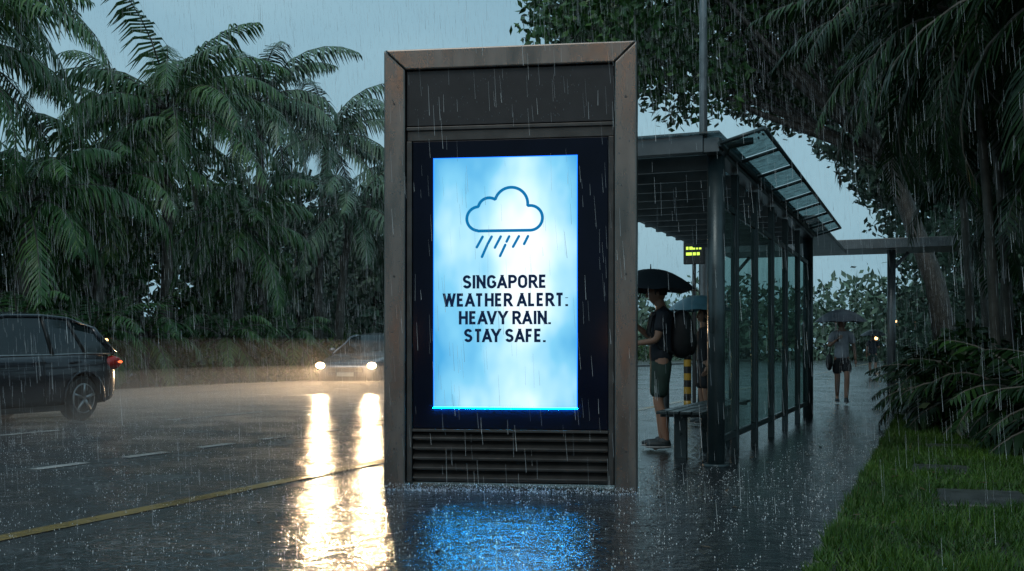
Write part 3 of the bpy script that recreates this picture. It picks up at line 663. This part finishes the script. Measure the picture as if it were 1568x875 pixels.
# ------------------------------------------------------------------ people
def skinmesh(name,verts,edges,radii,mats,parent,root=0,sub=2):
    me=bpy.data.meshes.new(name); me.from_pydata(verts,edges,[]); o=bpy.data.objects.new(name,me); COL.objects.link(o)
    sm=o.modifiers.new('k','SKIN'); sm.use_smooth_shade=True
    for i,r_ in enumerate(radii):
        d=me.skin_vertices[0].data[i]; d.radius=(r_,r_) if not hasattr(r_,'__len__') else r_; d.use_root=(i==root)
    s=o.modifiers.new('s','SUBSURF'); s.levels=sub; s.render_levels=sub
    bpy.context.view_layer.update(); m2=bake(o); bpy.data.objects.remove(o)
    m2.materials.clear(); m2.materials.append(mats)
    for p in m2.polygons: p.use_smooth=True
    ob=bpy.data.objects.new(name,m2); COL.objects.link(ob); ob.parent=parent; return ob
def hand(parent,wr,dr,curl_dir,sidev,closed):
    wr=Vector(wr); d=Vector(dr).normalized(); c=Vector(curl_dir).normalized(); s=Vector(sidev).normalized()
    palm=wr+d*.05; V=[wr,palm,wr+d*.085]; E=[(0,1),(1,2)]
    skinmesh('palm',[tuple(v) for v in V],E,[(.02,.02),(.03,.022),(.03,.02)],M['skin'],parent,0,2)
    for k,(off,ln) in enumerate(((-.030,.068),(-.010,.078),(.010,.074),(.029,.058))):
        b0=wr+d*.075+s*off; bend=1.0 if closed else .3
        p1=b0+(d*math.cos(bend*.5)+c*math.sin(bend*.5))*ln*.45; p2=p1+(d*math.cos(bend*1.5)+c*math.sin(bend*1.5))*ln*.32; p3=p2+(d*math.cos(bend*2.4)+c*math.sin(bend*2.4))*ln*.25
        skinmesh('finger_%d'%k,[tuple(v) for v in (b0,p1,p2,p3)],[(0,1),(1,2),(2,3)],[.0095,.009,.0085,.007],M['skin'],parent,0,1)
    t0=wr+d*.035-s*.025; p1=t0+(-s*.6+d*.7+c*.4)*.035; p2=p1+(d*.6+c*.9)*.028
    skinmesh('thumb',[tuple(v) for v in (t0,p1,p2)],[(0,1),(1,2)],[.012,.011,.009],M['skin'],parent,0,1)
def umbrella(parent,c,R_,h,mat,grip):
    b=MB(); n=8; m=6; c=Vector(c); vs=[c+Vector((0,0,h))]; fs=[]
    for j in range(1,m+1):
        r=j/m
        for k in range(n*4):
            t=2*math.pi*k/(n*4); ph=(k%4)/4; sag=(1-math.cos(2*math.pi*ph))/2
            rr=R_*r*(1-.075*sag*r); z=h*(1-r**1.9)+.02*sag*r
            vs.append(c+Vector((rr*math.cos(t),rr*math.sin(t),z)))
    N=n*4
    for k in range(N): fs.append((0,1+k,1+(k+1)%N))
    for j in range(m-1):
        for k in range(N): a=1+j*N; fs.append((a+k,a+N+k,a+N+(k+1)%N,a+(k+1)%N))
    b.add(vs,fs,0,True)
    b.tube([c+Vector((0,0,h+.05)),c+Vector((0,0,h-.01))],[.004,.009],6,1); b.tube([c+Vector((0,0,h-.01)),Vector(grip)+Vector((0,0,.06))],.006,6,1); b.tube([Vector(grip)+Vector((0,0,.07)),Vector(grip)-Vector((0,0,.07))],.014,8,1)
    for k in range(n):
        t=2*math.pi*k/n; b.tube([c+Vector((R_*q*math.cos(t),R_*q*math.sin(t),h*(1-q**1.9)-.006)) for q in (.05,.35,.7,1)],.003,4,1)
    b.obj('umbrella',[mat,M['trim']],parent)
def person(name,loc,rz,J,top,bottom,H=1.72,female=False,hairlong=False,backpack=False,hem=.52):
    e=empty(name,loc,rz); s=H/1.72; e.scale=(s,s,s)
    D=dict(pel=(0,0,.93),waist=(0,0,1.08),chest=(0,.01,1.28),neckb=(0,.01,1.42),neck=(0,-.005,1.49),head=(0,-.02,1.60),
      hL=(.09,0,.89),kL=(.10,-.02,.50),aL=(.10,.02,.09),tL=(.11,-.13,.035),hR=(-.09,0,.89),kR=(-.10,-.02,.50),aR=(-.10,.02,.09),tR=(-.11,-.13,.035),
      sL=(.17,.01,1.39),eL=(.22,.03,1.11),wL=(.23,-.05,.87),sR=(-.17,.01,1.39),eR=(-.22,.03,1.11),wR=(-.23,-.05,.87)); D.update(J)
    names=['pel','waist','chest','neckb','neck','head','hL','kL','aL','tL','hR','kR','aR','tR','sL','eL','wL','sR','eR','wR']
    f=.9 if female else 1
    rad=dict(pel=(.12,.09),waist=(.115*f,.085),chest=(.135*f,.10),neckb=(.085,.07),neck=(.052,.052),head=(.07,.075),hL=.08,kL=.055,aL=.036,tL=(.04,.025),hR=.08,kR=.055,aR=.036,tR=(.04,.025),sL=.055*f,eL=.040*f,wL=.026,sR=.055*f,eR=.040*f,wR=.026)
    vs=[D[n_] for n_ in names]; ed=[('pel','waist'),('waist','chest'),('chest','neckb'),('neckb','neck'),('neck','head'),('pel','hL'),('hL','kL'),('kL','aL'),('aL','tL'),('pel','hR'),('hR','kR'),('kR','aR'),('aR','tR'),('neckb','sL'),('sL','eL'),('eL','wL'),('neckb','sR'),('sR','eR'),('eR','wR')]
    ix={n_:i for i,n_ in enumerate(names)}
    ed2=[]; rr=[rad[n_] for n_ in names]
    for a,c in ed:
        if a[0]=='k':
            m_=Vector(D[a]).lerp(Vector(D[c]),.33)+Vector((0,.015,0)); vs.append(tuple(m_)); rr.append(.056); ed2+=[(ix[a],len(vs)-1),(len(vs)-1,ix[c])]
        elif a[0]=='h' and c[0]=='k':
            m_=Vector(D[a]).lerp(Vector(D[c]),.45); vs.append(tuple(m_)); rr.append(.07); ed2+=[(ix[a],len(vs)-1),(len(vs)-1,ix[c])]
        else: ed2.append((ix[a],ix[c]))
    skinmesh('body',vs,ed2,rr,M['skin'],e,0,2)
    def lerp(a,c,t): return tuple(Vector(D[a]).lerp(Vector(D[c]),t))
    V=[(D['pel'][0],D['pel'][1],D['pel'][2]-.08),D['waist'],D['chest'],D['neckb'],lerp('neckb','neck',.25),D['sL'],lerp('sL','eL',.72),D['sR'],lerp('sR','eR',.72)]
    skinmesh('shirt',V,[(0,1),(1,2),(2,3),(3,4),(3,5),(5,6),(3,7),(7,8)],[(.175,.145),(.16*f,.13),(.165*f,.128),(.10,.085),(.065,.065),.075,.068,.075,.068],top,e,2,2)
    V=[(D['pel'][0],D['pel'][1],D['pel'][2]+.05),(D['pel'][0],D['pel'][1],D['pel'][2]-.05),D['hL'],lerp('hL','kL',hem),lerp('hL','kL',hem+.3),D['hR'],lerp('hR','kR',hem),lerp('hR','kR',hem+.3)]
    skinmesh('shorts',V,[(0,1),(1,2),(2,3),(3,4),(1,5),(5,6),(6,7)],[(.14,.115),(.155,.13),.118,.105,.10,.118,.105,.10],bottom,e,1,2)
    hx,hy,hz=D['head']
    def hf(v):
        x,y,z=v
        if z<0: k=1-.30*(-z)**1.5; x*=k; y*=(1-.12*(-z)); 
        return Vector((x,y,z))
    b=MB(); hz+=.015
    b.ell((hx,hy,hz),(.074,.094,.115),0,24,16,hf)
    b.ell((hx,hy-.098,hz-.018),(.013,.018,.024),0,10,8); b.tube([(hx,hy-.088,hz+.02),(hx,hy-.104,hz-.02)],[.008,.012],6,0)
    for sx in (-1,1):
        b.ell((hx+sx*.076,hy+.008,hz-.005),(.010,.02,.032),0,10,8)
        b.ell((hx+sx*.029,hy-.083,hz+.012),(.013,.009,.007),2,10,6); b.tube([(hx+sx*.014,hy-.088,hz+.034),(hx+sx*.044,hy-.078,hz+.033)],.0035,5,1)
    b.ell((hx,hy-.086,hz-.058),(.024,.009,.008),3,10,6)
    def hh(v):
        x,y,z=v
        if y<-.35 and z<.45: y=-.35+ (y+.35)*.2; 
        if z<-.25: z=-.25+(z+.25)*(1.6 if hairlong else .15)
        return Vector((x,y,z))
    b.ell((hx,hy+.012,hz+.018),(.082,.100,.113),1,24,16,hh)
    b.obj('head_and_hair',[M['skin'],M['hair'],M['trim'],M['lips']],e)
    for q in ('L','R'):
        a=Vector(D['a'+q]); t=Vector(D['t'+q]); b=MB(); d=(t-a); d.z=0; d.normalize(); up=Vector((0,0,1)); sd=d.cross(up)
        c=a*.45+t*.55; zz=min(t.z,a.z-.04)
        T=Matrix(((sd.x,d.x,0,c.x),(sd.y,d.y,0,c.y),(0,0,1,zz+.02),(0,0,0,1)))
        for (cc,r_,mi) in (((0,.0,.012),(.047,.135,.042),0),((0,-.06,.035),(.042,.065,.045),0),((0,.0,-.012),(.05,.14,.018),1)):
            o0=len(b.v); b.ell(cc,r_,mi,14,8); 
            for i in range(o0,len(b.v)): b.v[i]=tuple(T@Vector(b.v[i]))
        b.obj('shoe_'+q,[M['shoe'],M['sole']],e)
    for q,sx in (('L',1),('R',-1)):
        dr=Vector(D['w'+q])-Vector(D['e'+q]); up_=D['w'+q][2]>1.0
        hand(e,D['w'+q],dr,(-sx*.6,-.4,-.1) if not up_ else (-sx*.7,-.5,0),(0,-1,0) if not up_ else (0,.2,-1),up_)
    if backpack:
        b=MB(); b.ell((0,.21,1.20),(.155,.125,.25),0,20,14,lambda v:Vector((math.copysign(abs(v.x)**.7,v.x),math.copysign(abs(v.y)**.8,v.y),math.copysign(abs(v.z)**.8,v.z))))
        b.ell((0,.31,1.10),(.11,.06,.12),0)
        for sx in (-1,1): b.tube([(sx*.10,.12,1.40),(sx*.115,.02,1.475),(sx*.12,-.10,1.38),(sx*.13,-.13,1.22),(sx*.14,-.02,1.05),(sx*.12,.12,1.0)],.018,6,0)
        b.obj('backpack',[M['bag']],e)
    return e
p=person('standing_man',(-2.66,11.1,.008),R(-72),dict(eR=(-.20,-.10,1.17),wR=(-.10,-.26,1.30),eL=(.21,-.06,1.13),wL=(.12,-.28,1.10),head=(0,-.045,1.60),kL=(.10,-.04,.50),aL=(.11,.05,.09),tL=(.12,-.10,.035)),M['shirt'],M['shorts'],1.74,backpack=True,hem=.62)
umbrella(p,(-.07,-.10,1.64),.50,.24,M['umb'],(-.09,-.30,1.34))
p=person('walking_woman',(-1.66,21.8,.008),R(8),dict(eR=(-.25,-.04,1.15),wR=(-.10,-.22,1.28),kL=(.09,-.16,.53),aL=(.07,-.20,.09),tL=(.07,-.35,.05),kR=(-.08,.04,.49),aR=(-.07,.30,.15),tR=(-.07,.20,.035),eL=(.24,.05,1.12),wL=(.26,-.02,.88)),M['lshirt'],M['dshorts'],1.68,female=True,hairlong=True,hem=.45)
umbrella(p,(-.02,-.12,1.62),.52,.26,M['umb2'],(-.09,-.25,1.31))
b=MB(); b.ell((-.24,-.05,.84),(.07,.15,.17)); b.tube([(-.24,-.05,.98),(-.20,-.03,1.2),(-.12,0,1.45)],.012,6); b.obj('shoulder_bag',[M['bag']],p)
p=person('waiting_woman',(-2.95,14.9,.008),R(-60),dict(eR=(-.22,-.06,1.15),wR=(-.12,-.24,1.27)),M['dshorts'],M['dshorts'],1.62,female=True,hairlong=True,hem=.62)
umbrella(p,(-.02,-.08,1.68),.50,.24,M['umb3'],(-.10,-.27,1.30))
p=person('distant_pedestrian',(-2.2,44,.008),R(185),dict(kL=(.1,-.14,.52),aL=(.09,-.16,.09),tL=(.09,-.3,.05),aR=(-.09,.2,.12),tR=(-.09,.1,.035),eR=(-.24,-.04,1.15),wR=(-.1,-.22,1.28)),M['shirt'],M['shorts'],1.7)
umbrella(p,(-.02,-.1,1.62),.52,.25,M['umb'],(-.09,-.25,1.31))

e=empty('traffic_signal',(-5.6,52,0)); b=MB(); b.tube([(0,0,0),(0,0,2.4)],.05,8); b.box(-.13,.13,-.1,.1,1.5,2.3); b.obj('pole_and_case',[M['trim']],e,bevel=.02)
b=MB(); b.ell((0,-.11,1.65),(.06,.03,.06)); b.obj('green_lens',[M['green']],e)
for (x,y,z) in ((-1.9,60,2.6),(-1.0,66,2.8),(-6.5,80,3.2),(-3.3,70,1.8),(-19.2,21.4,1.3),(-21.2,17.6,4.3)): lantern(x,y,z,.10 if x>-15 else .05,M['warm'])

# ------------------------------------------------------------------ rain (droplets thinner than a pixel)
def watermat(name,lo,hi):
    m,nt,b=newmat(name); ge=nn(nt,'ShaderNodeNewGeometry'); r=ramp(nt,[(0,lo),(1,hi)]); nt.links.new(ge.outputs['Random Per Island'],r.inputs[0]); nt.links.new(r.outputs[0],b.inputs['Base Color'])
    b.inputs['Roughness'].default_value=.25; b.inputs['IOR'].default_value=1.33; return m
n=105000; X=-21+23.5*rng.random(n); Y=4.2+29*rng.random(n); Z=.02+10*rng.random(n)
under=(X>-3.8)&(X<-1.3)&(Y>9.4)&(Y<17.7)&(Z<3); X=X[~under];Y=Y[~under];Z=Z[~under]; n=len(X)
c=np.stack([X,Y,Z],1); ln=(.05+.14*rng.random(n))[:,None]; d=np.stack([-.06+.02*rng.normal(size=n),.02*rng.normal(size=n),np.ones(n)],1); wr_=(.0004+.0006*rng.random(n)**1.5)[:,None]
T0=[np.array([math.cos(t),math.sin(t),0]) for t in (0,2.094,4.189)]
V=np.concatenate([np.stack([c+T0[k]*wr_ for k in range(3)],1),np.stack([c+d*ln+T0[k]*wr_*.5 for k in range(3)],1)],1).reshape(-1,3)
bs=np.arange(n)[:,None]*6; F=np.concatenate([bs+np.array([0,1,4,3]),bs+np.array([1,2,5,4]),bs+np.array([2,0,3,5])])
npmesh('rain',V,F,watermat('falling_water',(.3,.33,.36),(.92,.94,.95)))
n=24000; X=-16.5+16*rng.random(n); Y=3.5+26*rng.random(n)**1.1
k=(X>-3.75)&(X<-1.4)&(Y>9.5)&(Y<17.6); X=X[~k];Y=Y[~k]; n=len(X); m_=4
kx=rng.random(500)*1.9-.95; th=math.atan2(.44,1.85); ky=-.03-.10*rng.random(500)
X=np.concatenate([X,-2.945+kx*math.cos(th)-ky*math.sin(th)]); Y=np.concatenate([Y,7.47+kx*math.sin(th)+ky*math.cos(th)]); n=len(X)
X=np.repeat(X,m_)+rng.normal(size=n*m_)*.016; Y=np.repeat(Y,m_)+rng.normal(size=n*m_)*.016; n=len(X); s=.0010+.0028*rng.random(n)**2; Z=.010+.05*rng.random(n)**2
o8=np.array([[1,0,0],[0,1,0],[-1,0,0],[0,-1,0],[0,0,1.8],[0,0,-1.8]])
V=(np.stack([X,Y,Z],1)[:,None,:]+o8[None]*s[:,None,None]).reshape(-1,3); bs=np.arange(n)[:,None]*6
F=np.concatenate([bs+np.array(t) for t in ((0,1,4),(1,2,4),(2,3,4),(3,0,4),(1,0,5),(2,1,5),(3,2,5),(0,3,5))])
npmesh('rain_splashes',V,F,watermat('splash_water',(.35,.38,.4),(.92,.94,.95)))

# ------------------------------------------------------------------ spray over the road (real volume)
def vol(name,dens,col=(.85,.93,1),an=.35):
    m=bpy.data.materials.new(name); m.use_nodes=True; nt=m.node_tree; nt.nodes.clear(); o=nn(nt,'ShaderNodeOutputMaterial')
    v=nn(nt,'ShaderNodeVolumeScatter'); v.inputs['Color'].default_value=(*col,1); v.inputs['Density'].default_value=dens; v.inputs['Anisotropy'].default_value=an
    nt.links.new(v.outputs[0],o.inputs['Volume']); return m
sp=empty('road_spray')
for i,(rx,ry,rz_,dn) in enumerate(((4.4,8,.40,.07),(5.2,11,.75,.022),(6.5,14,1.3,.005))):
    b=MB(); b.ell((-12.1,18.4,0),(rx,ry,rz_),0,48,24); b.obj('spray_layer',[vol('spray_water%d'%i,dn,(.98,.94,.90),.15)],sp)
